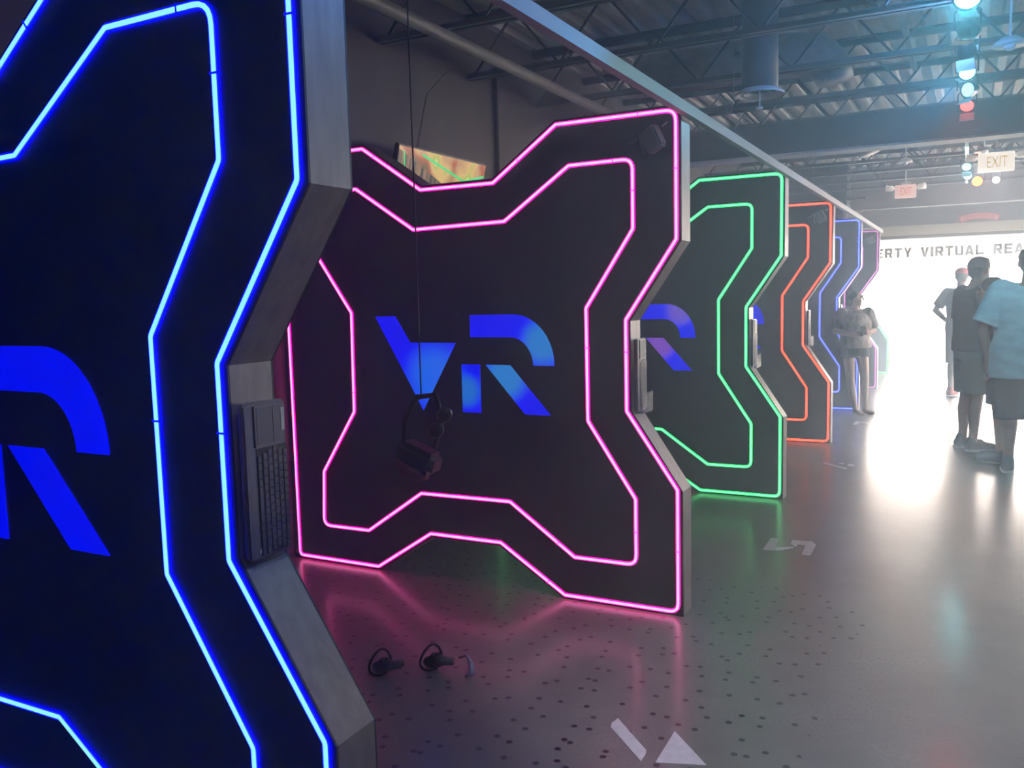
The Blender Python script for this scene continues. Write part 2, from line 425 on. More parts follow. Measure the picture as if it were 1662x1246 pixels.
def make_panel(y, color, logo, label, near=False):
    t = empty('neon_booth_panel', (0, y, 0))
    tagk(t, label, 'panel', 'neon lit booth panels standing in a row')
    bm = nb(); prism(bm, EDGE, 0.0, 0.006); prism(bm, EDGE, 0.134, 0.14)
    P = [(x, z) for x, z in EDGE]
    inner = []
    obj('board', bm, M_board, t)
    bm = nb(); n = len(EDGE)
    a = [bm.verts.new((x, 0.006, z)) for x, z in EDGE]; b = [bm.verts.new((x, 0.134, z)) for x, z in EDGE]
    for i in range(n): bm.faces.new((a[i], b[i], b[(i+1) % n], a[(i+1) % n]))
    bm.faces.new(a); bm.faces.new(list(reversed(b)))
    obj('edge_strip', bm, M_edge, t)
    ms, mc = NEON[color]
    for nm, loop in (('outer_neon_tube', OUTR), ('inner_neon_tube', INNR)):
        bm = nb(); ribbon(bm, loop, 0.0100, -0.0060, -0.0005)
        o = obj(nm, bm, ms, t)
        bm = nb(); ribbon(bm, loop, 0.0054, -0.0090, -0.0062)
        obj('light_core', bm, mc, o)
        if near:   # short joints where two lengths of tube meet
            src = OUT if nm[0] == 'o' else INN
            for i, fr in ((0, .45), (2, .35), (4, .5), (6, .25), (8, .6), (12, .2), (14, .4), (len(src)-1, .7)):
                p = Vector(src[i]); q = Vector(src[(i+1) % len(src)]); c = p.lerp(q, fr); d = q-p
                bm = nb(); box(bm, -.0022, .0022, -0.0096, -0.0005, -.0106, .0106, mtx=Matrix.Translation((c.x, 0, c.y)) @ Matrix.Rotation(-math.atan2(d.y, d.x), 4, 'Y'))
                obj('tube_joint', bm, ms, o)
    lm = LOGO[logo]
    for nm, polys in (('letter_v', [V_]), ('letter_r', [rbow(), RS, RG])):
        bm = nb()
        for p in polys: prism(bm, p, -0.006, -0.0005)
        tagk(obj(nm, bm, lm, t), label='blue letter V of the logo, glow painted in' if nm[-1] == 'v' else 'blue stencil letter R of the logo, glow painted in')
    if near:
        for (u, v) in SCREW:
            bm = nb(); cyl(bm, (u, -0.005, v), (u, -0.0002, v), 0.004, seg=10); obj('screw', bm, M_screw, t)
    # clear pocket on the notch edge that holds the keyboard
    bm = nb(); px = -0.231
    box(bm, px+.0005, px+.0035, -0.010, 0.15, 0.985, 1.20)
    box(bm, px+.0035, px+.06, -0.010, -0.007, 0.985, 1.16)
    box(bm, px+.0035, px+.06, 0.147, 0.15, 0.985, 1.20)
    box(bm, px+.0035, px+.06, -0.007, 0.147, 0.985, 0.988)
    box(bm, px+.057, px+.06, -0.007, 0.147, 0.988, 1.085)
    tagk(obj('keyboard_pocket', bm, M_acr, t), label='clear acrylic pocket')
    return t
make_panel(-2.570, 'blue', 'plain', 'black notched panel with pale blue neon outlines, nearest the camera at left', True)
make_panel(0.0, 'magenta', 'cyan', 'black notched panel outlined in hot pink neon with full blue VR logo', True)
make_panel(2.577, 'green', 'violet', 'black notched panel outlined in mint green neon, right behind the pink one', True)
make_panel(5.143, 'orange', 'plain', 'black notched panel outlined in orange red neon')
make_panel(7.718, 'royal', 'plain', 'black notched panel outlined in royal blue neon behind the standing woman')
make_panel(10.284, 'purple', 'plain', 'black notched panel outlined in purple neon, just beyond the standing woman')
t = empty('low_neon_panel', (0, 12.85, 0)); tagk(t, 'low black panel edged in green neon at the far end of the row', 'panel')
LOWP = [(-0.32, 1.02), (-0.231, 1.003), (.0, .618), (.0, 0), (-1.6, 0), (-1.6, 1.02)]
bm = nb(); prism(bm, LOWP, 0.0, 0.14); obj('board', bm, M_board, t)
bm = nb(); ribbon(bm, roundpoly([(x-0.022 if x > -1 else x+0.022, z+0.02 if z < 0.1 else z-0.02) for x, z in LOWP], 0.02), 0.0100, -0.0060, -0.0005); o = obj('neon_tube', bm, NEON['green'][0], t)
bm = nb(); ribbon(bm, roundpoly([(x-0.022 if x > -1 else x+0.022, z+0.02 if z < 0.1 else z-0.02) for x, z in LOWP], 0.02), 0.0054, -0.0090, -0.0062); obj('light_core', bm, NEON['green'][1], o)

# rail joining the upper front corners of the panels
bm = nb(); box(bm, 0.0245, 0.060, -2.60, 10.43, 2.372, 2.422)
tagk(obj('top_rail', bm, M_rail), 'long pale metal rail running along the top corners of the neon panels', 'rail')

# ------------------------------------------------------------------ keyboards
def make_keyboard(y, label, full):
    k = empty('keyboard', (-0.2185, y, 0.992))
    tagk(k, label, 'keyboard', 'keyboards standing in clear pockets on the panel edges')
    k.rotation_euler = (0, 0, math.radians(0))
    # local: y across (0.138), z long (0.355), x thickness
    bm = nb(); box(bm, 0, 0.018, 0.0, 0.138, 0.0, 0.357, bev=0.006)
    obj('shell', bm, M_kbody, k)
    bm = nb(); box(bm, 0.0181, 0.0192, 0.042, 0.092, 0.262, 0.345); obj('touchpad', bm, M_grey, k)
    bm = nb(); box(bm, 0.0181, 0.0192, 0.094, 0.116, 0.262, 0.345); obj('mouse_buttons', bm, M_grey, k)
    bm = nb(); box(bm, 0.0181, 0.0190, 0.119, 0.130, 0.285, 0.338); tagk(obj('sticker', bm, M_label, k), label='pale sticker')
    bm = nb(); box(bm, 0.0181, 0.0190, 0.030, 0.036, 0.015, 0.024); tagk(obj('logo_mark', bm, M_label, k), label='tiny yellowish mark')
    bm = nb(); cyl(bm, (0.0181, 0.034, 0.257), (0.0181, 0.034, 0.350), 0.0028, seg=8); obj('volume_keys', bm, M_black, k)
    bm = nb(); box(bm, 0.0181, 0.0186, 0.036, 0.132, 0.008, 0.254); obj('key_well', bm, M_black, k)
    rows = 6; allk = []
    for r in range(rows):
        yy = 0.038+r*0.0160; off = [0.0, 0.0, 0.004, 0.008, 0.003, 0.0][r]
        z = 0.010+off; n = 0
        while z < 0.242:
            L_ = 0.0152 if n not in (0, 13) else 0.0152+off*0.5
            if r == 0 and n == 4: L_ = 0.082
            if z+L_ > 0.2535: break
            allk.append((yy, z, L_, 0.0134 if r else 0.011)); z += L_+0.0028; n += 1
    if full:
        for (yy, z, L_, w_) in allk:
            bm = nb(); box(bm, 0.0187, 0.0212, yy, yy+w_, z, z+L_, bev=0.0008); obj('key', bm, M_key, k)
    else:
        bm = nb()
        for (yy, z, L_, w_) in allk: box(bm, 0.0187, 0.0212, yy, yy+w_, z, z+L_)
        obj('key_field', bm, M_key, k)
    return k
for (py, l, fl) in ((-2.570, 'dark keyboard with touchpad standing upright in the pocket of the nearest blue panel', True),
                    (0.0, 'keyboard upright in the pocket on the edge of the hot pink panel', False),
                    (2.577, 'keyboard upright in the pocket on the edge of the mint green panel', False),
                    (5.143, 'keyboard upright in the pocket on the edge of the orange panel', False),
                    (7.718, 'keyboard in the pocket on the royal blue panel, beside the standing woman', False)):
    make_keyboard(py+0.005, l, fl)

# ------------------------------------------------------------------ small tracking cameras on the panels
def sensor(y, label):
    s = empty('tracking_camera', (-0.092, y, 2.272)); tagk(s, label, 'camera', 'small black cameras fixed in the upper corners of the panels')
    R_ = Matrix.Rotation(math.radians(-25), 4, 'Y') @ Matrix.Rotation(math.radians(-20), 4, 'Z')
    bm = nb(); box(bm, -0.045, 0.045, -0.075, -0.02, -0.055, 0.055, mtx=Matrix.Translation((0.02, -0.03, 0)) @ R_, bev=0.010); obj('housing', bm, M_grey, s)
    bm = nb(); box(bm, -0.065, -0.058, -0.08, -0.01, -0.06, 0.04, mtx=Matrix.Rotation(math.radians(-8), 4, 'Y')); box(bm, -0.10, 0.02, -0.08, -0.01, 0.045, 0.05, mtx=R_)
    obj('shield', bm, M_black, s)
    bm = nb(); cyl(bm, (0.01, -0.03, -0.02), (0.062, -0.0005, -0.05), 0.008, seg=8); cyl(bm, (0.062, -0.006, -0.05), (0.062, -0.0005, -0.05), 0.015, seg=12); obj('bracket', bm, M_black, s)
    bm = nb(); cyl(bm, (0.045, -0.06, 0.05), (0.07, -0.065, 0.065), 0.003, seg=6); obj('plug', bm, M_white, s)
for y, l in ((0.0, 'small box camera in the top corner of the hot pink panel'), (2.577, 'small box camera in the top corner of the mint green panel'),
             (5.143, 'small box camera in the top corner of the orange panel'),
             (10.284, 'small box camera in the top corner of the purple panel')):
    if y != 2.577: sensor(y, l)

# ------------------------------------------------------------------ television on the left wall
def television():
    t = empty('television', (-2.20, 0.95, 2.61)); tagk(t, 'flat television tilted down on the left wall, showing a bright game scene', 'television')
    # local frame: along +Y width, screen down and back towards the wall
    t.rotation_euler = (0, math.radians(14), 0)
    W_, H_ = 1.20, 0.68
    bm = nb(); box(bm, -0.035, 0.0, 0, W_, -H_, 0, bev=0.006); obj('casing', bm, M_black, t)
    m = bpy.data.materials.new('game_screen'); m.use_nodes = True
    nt = m.node_tree; N = nt.nodes; L = nt.links; b = N['Principled BSDF']
    b.inputs['Base Color'].default_value = (0.01, 0.01, 0.01, 1); b.inputs['Roughness'].default_value = 0.2
    tc = N.new('ShaderNodeTexCoord'); sep = N.new('ShaderNodeSeparateXYZ'); L.new(tc.outputs['Object'], sep.inputs[0])
    mp = N.new('ShaderNodeMapping'); mp.inputs['Scale'].default_value = (1, 2.5, 3.2); L.new(tc.outputs['Object'], mp.inputs[0])
    nz = N.new('ShaderNodeTexNoise'); nz.inputs['Scale'].default_value = 1.5; nz.inputs['Detail'].default_value = 1; L.new(mp.outputs[0], nz.inputs['Vector'])
    rp = N.new('ShaderNodeValToRGB'); e = rp.color_ramp.elements
    e[0].position = 0.28; e[0].color = (0.05, 0.11, 0.05, 1); e[1].position = 0.72; e[1].color = (1.0, 0.95, 0.45, 1)
    for p, c in ((0.40, (0.35, 0.075, 0.03)), (0.47, (0.45, 0.27, 0.13)), (0.56, (0.62, 0.42, 0.15)), (0.63, (0.35, 0.42, 0.08))):
        q = e.new(p); q.color = (*c, 1)
    L.new(nz.outputs['Fac'], rp.inputs[0])
    # vertical dark stripes in the lower left half
    mp2 = N.new('ShaderNodeMapping'); mp2.inputs['Scale'].default_value = (1, 26, 1.2); L.new(tc.outputs['Object'], mp2.inputs[0])
    n2 = N.new('ShaderNodeTexNoise'); n2.inputs['Scale'].default_value = 1.0; L.new(mp2.outputs[0], n2.inputs['Vector'])
    r2 = N.new('ShaderNodeValToRGB'); r2.color_ramp.elements[0].color = (0.03, 0.03, 0.035, 1); r2.color_ramp.elements[0].position = 0.4
    r2.color_ramp.elements[1].color = (0.30, 0.17, 0.10, 1); r2.color_ramp.elements[1].position = 0.65; L.new(n2.outputs['Fac'], r2.inputs[0])
    ad = N.new('ShaderNodeMath'); ad.operation = 'MULTIPLY_ADD'; L.new(sep.outputs[1], ad.inputs[0]); ad.inputs[1].default_value = 0.30; L.new(sep.outputs[2], ad.inputs[2])
    lt = N.new('ShaderNodeMath'); lt.operation = 'LESS_THAN'; L.new(ad.outputs[0], lt.inputs[0]); lt.inputs[1].default_value = -0.03
    l3 = N.new('ShaderNodeMath'); l3.operation = 'LESS_THAN'; L.new(sep.outputs[1], l3.inputs[0]); l3.inputs[1].default_value = 0.80
    l4 = N.new('ShaderNodeMath'); l4.operation = 'MULTIPLY'; L.new(lt.outputs[0], l4.inputs[0]); L.new(l3.outputs[0], l4.inputs[1])
    mx = N.new('ShaderNodeMixRGB'); L.new(l4.outputs[0], mx.inputs[0]); L.new(rp.outputs[0], mx.inputs[1]); L.new(r2.outputs[0], mx.inputs[2])
    L.new(mx.outputs[0], b.inputs['Emission Color']); b.inputs['Emission Strength'].default_value = 1.2
    bm = nb(); box(bm, 0.0002, 0.002, 0.012, W_-0.012, -H_+0.014, -0.012); s = obj('screen', bm, m, t)
    mg = mat('screen_green_beam', (0, 0, 0), 0.3, emit=(0.02, 0.75, 0.22), es=1.0)
    bm = nb()
    for p0, p1, w_ in (((0.30, -0.04), (0.90, -0.165), 0.012), ((0.90, -0.165), (W_-0.014, -0.10), 0.014), ((0.07, -0.04), (0.13, -0.25), 0.010)):
        tube(bm, [(0.0022, p0[0], p0[1]), (0.0022, p1[0], p1[1])], w_, 4)
    for v in bm.verts: v.co.x = 0.0022 + (0.0006 if v.co.x > 0.0022 else 0)
    tagk(obj('screen_beam', bm, mg, s), label='green line on the screen')
    bm = nb(); box(bm, -0.20, -0.035, 0.55, 0.75, -0.5, -0.2, bev=0.01)
    for v in bm.verts:
        if v.co.x < -0.1: v.co.x = -0.10
    obj('wall_bracket', bm, M_black, t)
television()

# ------------------------------------------------------------------ cables, pipes on and near the left wall
bm = nb(); tube(bm, [(-1.87, YB+0.02, 3.275), (-1.87, 5.32, 3.275)], 0.042, 14)
tagk(obj('sprinkler_pipe', bm, M_pipe, smooth=True), 'long grey pipe running along the left wall under the joists', 'pipe')
bm = nb(); tube(bm, [(XW+0.02, 2.72, 0.0), (XW+0.02, 2.72, 3.5)], 0.020, 10)
tagk(obj('wall_conduit', bm, M_cable, smooth=True), 'black vertical conduit on the left wall beyond the television', 'conduit')
bm = nb(); tube(bm, [(XW+.006, 2.0, 3.35), (-2.32, 1.50, 3.05), (-2.225, 1.20, 2.612)], 0.004, 6)
tagk(obj('television_cable', bm, M_cable), 'thin slanting black cable leading down to the television', 'cable')

# headset hanging from the ceiling on its cable
HX, HY, HZ = -0.580, -1.30, 1.11
h = empty('hanging_headset', (HX, HY, HZ)); tagk(h, 'dark virtual reality headset hanging from its cable in front of the hot pink panel', 'headset')
bm = nb(); tube(bm, [(0, 0, 0.10), (0.002, 0, 0.8), (0, 0, ZD-0.04-HZ)], 0.0028, 6); obj('cable', bm, M_cable, h)
M_dred = mat('dark_red_fabric', (0.16, 0.015, 0.02), 0.5)
bm = nb(); box(bm, -0.085, 0.085, -0.05, 0.05, -0.045, 0.045, bev=0.022, mtx=Matrix.Translation((-0.02, 0, -0.13)) @ Matrix.Rotation(math.radians(20), 4, 'Y')); obj('visor', bm, M_black, h)
bm = nb(); ell(bm, (-0.045, -0.01, -0.175), (0.075, 0.05, 0.032), Matrix.Rotation(math.radians(25), 3, 'Y')); tagk(obj('face_cushion', bm, M_dred, h, True), label='dark red face cushion')
bm = nb(); tube(bm, [(-0.09, 0, -0.10), (-0.10, 0.03, 0.0), (-0.05, 0.05, 0.09), (0.03, 0.05, 0.10), (0.07, 0.03, 0.02), (0.05, 0, -0.09)], 0.012, 8); obj('head_strap', bm, M_black, h, True)
for s_ in (1, -1):
    bm = nb(); ell(bm, (0.08, 0.03*s_, 0.03-0.05*(s_ < 0)), (0.035, 0.02, 0.028), Matrix.Rotation(math.radians(-30), 3, 'Y')); obj('earphone', bm, M_black, h, True)

# controllers lying on the floor
def controller(loc, rz, label, flip):
    c = empty('vr_controller', loc, rz); tagk(c, label, 'controller', 'black ring controllers lying on the floor')
    bm = nb()
    pts = [(0.055*math.cos(a)-0.02, 0.008*math.sin(2*a), 0.058+0.055*math.sin(a)) for a in [2*PI*k/28 for k in range(28)]]
    tube(bm, pts, 0.006, 8, closed=True); o = obj('tracking_ring', bm, M_black, c, True); o.rotation_euler = (0, 0, 0.9)
    bm = nb(); ell(bm, (0.005, 0, 0.045), (0.034, 0.030, 0.028)); ell(bm, (-0.02, 0.01, 0.028), (0.036, 0.028, 0.026)); obj('thumb_deck', bm, M_black, c, True)
    bm = nb(); tube(bm, [(0.01, 0, 0.03), (0.045, -0.01, 0.045), (0.085, -0.015, 0.060 if flip else 0.045)], [0.020, 0.019, 0.016], 12); obj('grip', bm, M_grey, c, True)
    bm = nb(); ell(bm, (0.0, -0.012, 0.072), (0.009, 0.009, 0.009)); obj('thumbstick', bm, M_grey, c, True)
    return c
controller((-0.93, -1.13, 0.0), 0.35, 'black ring controller on the floor, the left one of the pair', True)
controller((-0.76, -1.00, 0.0), 0.30, 'black ring controller on the floor, the right one beside its loose wrist strap', False)
bm = nb(); tube(bm, [(-0.655, -0.975, 0.06), (-0.62, -0.97, 0.075), (-0.595, -0.98, 0.05), (-0.575, -1.005, 0.018), (-0.60, -1.02, 0.006)], [0.004, 0.006, 0.011, 0.014, 0.006], 8)
tagk(obj('wrist_strap', bm, mat('pale_blue_strap', (0.25, 0.27, 0.45), 0.35), smooth=True), 'pale blue curled strap lying on the floor beside the right controller', 'strap')

# ------------------------------------------------------------------ floor numerals (white paint)
def numeral(label, polys):
    bm = nb()
    for p in polys: prism_z(bm, p, 0.0006, 0.0022)
    tagk(obj('floor_numeral', bm, M_paint), label, 'floor marking', 'white stencilled numerals on the concrete')
numeral('white stencilled numeral 4 painted on the concrete at the bottom of the picture',
        [[(.093, -1.075), (.262, -1.246), (.267, -1.267), (.268, -1.321), (.093, -1.149), (.085, -1.12)], [(.311, -1.079), (.472, -1.25), (.314, -1.306)]])
numeral('white stencilled numeral 5 painted on the concrete by the mint green panel',
        [[(.144, 1.519), (.19, 1.519), (.208, 1.322), (.307, 1.385), (.306, 1.349), (.241, 1.27), (.146, 1.247)],
         [(.273, 1.525), (.39, 1.533), (.422, 1.471), (.425, 1.231), (.376, 1.238), (.367, 1.44), (.32, 1.443), (.319, 1.384), (.277, 1.437)]])
numeral('white stencilled numeral 6 painted on the concrete by the orange panel',
        [[(.098, 4.143), (.319, 3.93), (.322, 3.861), (.105, 4.06)], [(.229, 4.147), (.27, 4.159), (.275, 4.10), (.235, 4.10)], [(.307, 4.126), (.362, 4.116), (.361, 4.024), (.31, 4.03)]])
numeral('white stencilled numeral 7 painted on the concrete by the woman’s feet',
        [[(.09, 6.479), (.094, 6.773), (.141, 6.725), (.144, 6.621), (.13, 6.492)], [(.15, 6.72), (.25, 6.68), (.25, 6.62), (.15, 6.65)]])

# ------------------------------------------------------------------ lighting track and stage lamps
TX = 1.165
bm = nb(); box(bm, TX-0.02, TX+0.02, -4.0, 5.25, 3.235, 3.27)
tagk(obj('lighting_track', bm, M_black), 'black lighting track hanging under the joists on the near side of the beam', 'track')
bm = nb(); box(bm, TX-0.02, TX+0.02, 5.65, 12.5, 3.235, 3.27)
tagk(obj('lighting_track', bm, M_black), 'black lighting track hanging under the joists beyond the beam', 'track')
def stage_lamp(loc, aim, col, label, energy, lens=4.0, doors=True, r=0.055, spot=70):
    d = (Vector(aim)-Vector(loc)).normalized()
    q = d.to_track_quat('-Z', 'Y')
    t = empty('stage_lamp', loc); tagk(t, label, 'lamp', 'coloured stage lamps along the lighting track')
    def put(o): o.rotation_mode = 'QUATERNION'; o.rotation_quaternion = q; return o
    bm = nb(); tube(bm, [(0, 0, 0.10), (0, 0, 0.085), (0, 0, 0.03), (0, 0, 0.0)], [r*0.5, r*0.8, r*1.05, r*1.1], 20, caps=False)
    bmesh.ops.create_circle(bm, cap_ends=True, segments=20, radius=r*0.5, matrix=Matrix.Translation((0, 0, 0.10)))
    put(obj('can', bm, M_black, t, True))
    ml = mat('lamp_lens', (0.02, 0.02, 0.02), 0.3, emit=col, es=lens)
    bm = nb(); ell(bm, (0, 0, 0.008), (r*0.95, r*0.95, 0.006)); put(obj('lens', bm, ml, t, True))
    if doors:
        for k in range(2):
            bm = nb(); box(bm, -r, r, -0.003, 0.0, 0.0, 0.07, mtx=Matrix.Rotation(PI*k, 4, 'Z') @ Matrix.Translation((0, r*1.15, 0)) @ Matrix.Rotation(math.radians(180+28), 4, 'X'))
            put(obj('barn_door', bm, M_white, t))
    bm = nb(); z = 3.235-loc[2]
    tube(bm, [(-r*1.25, 0, 0.0), (-r*1.25, 0, min(0.10, z*0.6)), (0, 0, z-0.01), (r*1.25, 0, min(0.10, z*0.6)), (r*1.25, 0, 0.0)], 0.006, 6); obj('yoke', bm, M_black, t)
    if energy:
        ld = bpy.data.lights.new('stage_light', 'SPOT'); ld.energy = energy; ld.color = col; ld.spot_size = math.radians(spot); ld.spot_blend = 0.6; ld.shadow_soft_size = 0.04
        lo = bpy.data.objects.new('stage_light', ld); COL.objects.link(lo); lo.parent = t; lo.location = d*0.075; put(lo)
    return t
CAMP = (1.1, -3.2, 1.2)
stage_lamp((TX, 1.32, 3.06), (0.9, -1.6, 0.6), (0.2, 0.8, 1.0), 'largest glowing cyan stage lamp, topmost in the picture', 45, 8, False, r=0.068, spot=90)
stage_lamp((TX, 1.95, 3.06), (0.3, 3.6, 3.9), (0.12, 0.35, 1.0), 'pale stage lamp with tilted barn doors, just below the largest cyan lamp', 60, 3, True, spot=120)
stage_lamp((TX, 2.55, 3.06), (1.65, 4.25, 1.5), (0.30, 0.80, 1.0), 'cyan stage lamp third from the top of the picture', 120, 6, True)
stage_lamp((TX, 3.12, 3.06), (0.9, -2.0, 1.0), (0.2, 0.85, 1.0), 'bright cyan stage lamp fourth from the top of the picture', 18, 7, False)
stage_lamp((TX, 3.75, 3.06), (-0.5, 1.5, 2.6), (0.15, 0.5, 1.0), 'cyan stage lamp just above the red one', 40, 5, True)
stage_lamp((TX, 4.45, 3.06), (0.9, 1.0, 0.0), (1.0, 0.06, 0.05), 'red stage lamp in front of the dark beam', 12, 5, True)
stage_lamp((TX, 8.75, 3.06), (0.8, 5.0, 0.5), (0.25, 0.85, 1.0), 'cyan stage lamp beyond the beam, left of the larger exit sign', 12, 6, True)
stage_lamp((TX+0.015, 9.75, 3.06), (1.1, 2.0, 1.0), (0.3, 0.85, 1.0), 'cyan stage lamp beyond the beam, lowest on the track', 12, 6, False)
stage_lamp((1.30, 9.9, 2.99), (1.1, -2.0, 1.6), (1.0, 0.16, 0.03), 'glowing orange red stage lamp below the larger exit sign', 30, 9, False, r=0.07)
stage_lamp((1.53, 9.9, 2.99), (1.3, 2.0, 1.0), (0.7, 0.85, 1.0), 'small white stage lamp right of the orange red one', 20, 5, False, r=0.05)
# added unseen lamps on the same track; lilac and pale ones are fill
stage_lamp((TX, -0.9, 3.06), (-0.6, -2.3, 1.9), (0.12, 0.35, 1.0), 'blue stage lamp above the picture, over the gap of the first two panels', 55, 5, False, spot=70)
stage_lamp((TX, -3.4, 3.06), (0.1, -2.4, 0.9), (0.95, 0.80, 0.85), 'added lilac fill lamp behind the camera, facing the nearest panel edge', 20, 5, False, spot=60)
stage_lamp((TX, -2.4, 3.06), (0.80, -0.3, 0.0), (0.80, 0.74, 1.0), 'added pale fill lamp above the camera', 230, 5, False, spot=56)
bm = nb(); box(bm, 1.2, 1.8, 9.88, 9.92, 3.235, 3.27); tagk(obj('lighting_track', bm, M_black), 'short black cross track carrying the orange red lamp', 'track')

# ------------------------------------------------------------------ exit signs
def exit_sign(loc, w_, h_, col, face, es, label):
    t = empty('exit_sign', loc); tagk(t, label, 'exit sign', 'white exit signs with twin emergency lamps')
    bm = nb(); box(bm, -w_/2, w_/2, -0.025, 0.025, -h_/2, h_/2, bev=0.008); obj('sign_box', bm, mat('sign_face', (0.85, 0.85, 0.83), 0.4, emit=face, es=es), t)
    text_obj('exit_lettering', 'EXIT', w_*0.56, h_*0.58, (-w_*0.25, -0.0275, -h_*0.28), mat('exit_letter', (0.5, 0.3, 0.1), 0.5, emit=col, es=0.55), t, thick=0.004, bold=0.0)
    bm = nb(); box(bm, -w_*0.22, w_*0.22, -0.03, 0.03, h_/2, h_/2+0.04, bev=0.008); obj('canopy', bm, M_white, t)
    for s in (-1, 1):
        bm = nb(); tube(bm, [(s*(w_/2+0.005), 0, h_*0.25), (s*(w_/2+0.03), 0, h_*0.28), (s*(w_/2+0.13), -0.01, h_*0.33)], [0.015, 0.04, 0.045], 14)
        obj('emergency_lamp', bm, mat('emergency_head', (0.85, 0.85, 0.83), 0.4, emit=(1, 0.97, 0.9), es=0.35), t, True)
    bm = nb(); cyl(bm, (0, 0, h_/2+0.04), (0, 0, 3.33-loc[2]), 0.008, seg=8); obj('stem', bm, M_white, t)
exit_sign((0.34, 10.75, 3.005), 0.30, 0.20, (0.8, 0.05, 0.05), (1.0, 0.62, 0.60), 0.75, 'smaller exit sign with red letters, left of the stage lamps')
exit_sign((1.49, 8.55, 3.07), 0.40, 0.235, (0.75, 0.55, 0.10), (1.0, 0.95, 0.85), 1.0, 'larger exit sign with yellow letters at the right edge')

# ------------------------------------------------------------------ duct with round diffuser, round fixtures
t = empty('air_diffuser', (-0.28, 3.15, 3.10)); tagk(t, 'round white air diffuser under a dark drop duct', 'air diffuser')
bm = nb(); tube(bm, [(0, 0, 0.035), (0, 0, 0.0), (0, 0, -0.01)], [0.14, 0.19, 0.185], 32, caps=False)
tube(bm, [(0, 0, -0.005), (0, 0, 0.02)], [0.12, 0.08], 32, caps=False); tube(bm, [(0, 0, -0.01), (0, 0, 0.0)], [0.185, 0.15], 32, caps=False)
obj('cone_ring', bm, M_white, t, True)
bm = nb(); tube(bm, [(0, 0, 0.03), (0, 0, 0.73)], 0.14, 28); obj('drop_duct', bm, M_beam, t, True)
bm = nb(); cyl(bm, (0, 0, 0.02), (0, 0, -0.10), 0.006, seg=8); cyl(bm, (0, 0, -0.10), (0, 0, -0.115), 0.025, seg=12); obj('damper_handle', bm, M_white, t)
bm = nb(); tube(bm, [(-1.6, 4.1, 3.60), (-0.25, 4.1, 3.60), (0.02, 4.1, 3.57), (0.14, 4.1, 3.42), (0.16, 4.1, 3.33)], [0.19, 0.19, 0.19, 0.17, 0.15], 28)
for x_ in (-1.2, -0.4): cyl(bm, (x_, 4.1, 3.78), (x_, 4.1, 3.818), 0.006, seg=6)
tagk(obj('round_duct', bm, M_galv, smooth=True), 'galvanised round duct between the joists beside the air diffuser', 'duct')
bm = nb(); tube(bm, [(-1.6, 8.9, 3.58), (-0.35, 8.9, 3.58), (-0.05, 8.9, 3.52), (0.0, 8.9, 3.36)], [0.18, 0.18, 0.18, 0.15], 24)
for x_ in (-1.2, -0.5): cyl(bm, (x_, 8.9, 3.75), (x_, 8.9, 3.818), 0.006, seg=6)
tagk(obj('round_duct', bm, M_galv, smooth=True), 'galvanised round duct beyond the deep beam', 'duct')
def round_fixture(loc, r, label):
    t = empty('round_fixture', loc); tagk(t, label, 'ceiling fixture', 'white round ceiling fixtures between the joists')
    bm = nb(); tube(bm, [(0, 0, 0.05), (0, 0, 0.02), (0, 0, 0.0), (0, 0, -0.005)], [r*0.45, r*0.85, r, r*0.97], 28); obj('shade', bm, M_white, t, True)
    bm = nb(); ell(bm, (0, 0, -0.008), (r*0.35, r*0.35, 0.03)); obj('sensor_dome', bm, M_white, t, True)
    bm = nb(); cyl(bm, (0, 0, 0.04), (0, 0, 3.888-loc[2]), 0.008, seg=8); obj('stem', bm, M_white, t)
round_fixture((1.42, 3.05, 3.19), 0.115, 'white round fixture right of the second stage lamp')
round_fixture((1.30, 1.50, 3.20), 0.10, 'white round fixture at the top right corner of the picture')
round_fixture((0.44, 8.95, 3.22), 0.085, 'white round fixture just beyond the beam, left of the stage lamps')
round_fixture((1.36, 8.75, 3.24), 0.12, 'white round fixture just beyond the beam, right of the stage lamps')

# strut channel and wires
bm = nb(); box(bm, 0.725, 0.765, 1.6, 5.2, 3.46, 3.50)
tagk(obj('strut_channel', bm, M_galv), 'pale strut channel running between the joists left of the stage lamps', 'strut')
def wire(pts, label, r=0.003):
    bm = nb(); tube(bm, pts, r, 6); tagk(obj('hanging_wire', bm, M_wire), label, 'wire', 'loose wires hanging from the ceiling')
wire([(-0.33, 0.55, 3.82), (-0.33, 0.55, 3.35), (-0.335, 0.55, 3.24), (-0.345, 0.56, 3.20)], 'thin wire with a small hook above the rail before the magenta panel')
wire([(-1.28, 2.3, 3.325), (-1.26, 2.3, 3.20), (-1.23, 2.3, 3.13), (-1.215, 2.3, 3.15)], 'short bent wire hanging beside the grey pipe')
wire([(-0.52, 3.3, 3.82), (-0.52, 3.3, 3.1), (-0.55, 3.3, 2.98), (-0.60, 3.3, 3.10)], 'twisted wire hanging left of the air diffuser')
t = empty('hanging_strut', (-0.10, 7.35, 2.615)); tagk(t, 'short horizontal strut hung on two wires above the orange panel', 'strut')
bm = nb(); box(bm, -0.62, 0.22, -0.02, 0.02, 0, 0.03); obj('bar', bm, M_galv, t)
for x_ in (-0.40, 0.02):
    bm = nb(); tube(bm, [(x_, 0, 0.03), (x_, 0, 0.71+0.49)], 0.0035, 6); obj('wire', bm, M_wire, t)
bm = nb(); box(bm, -0.83, -0.78, 12.9, 13.28, 2.95, 3.0)
box(bm, -0.84, -0.78, 13.14, 13.28, 2.55, 2.95); box(bm, -0.98, -0.78, 13.14, 13.28, 2.5, 2.56)
tagk(obj('wall_bracket_box', bm, M_galv), 'pale metal bracket on the corner of the charcoal wall block', 'bracket')

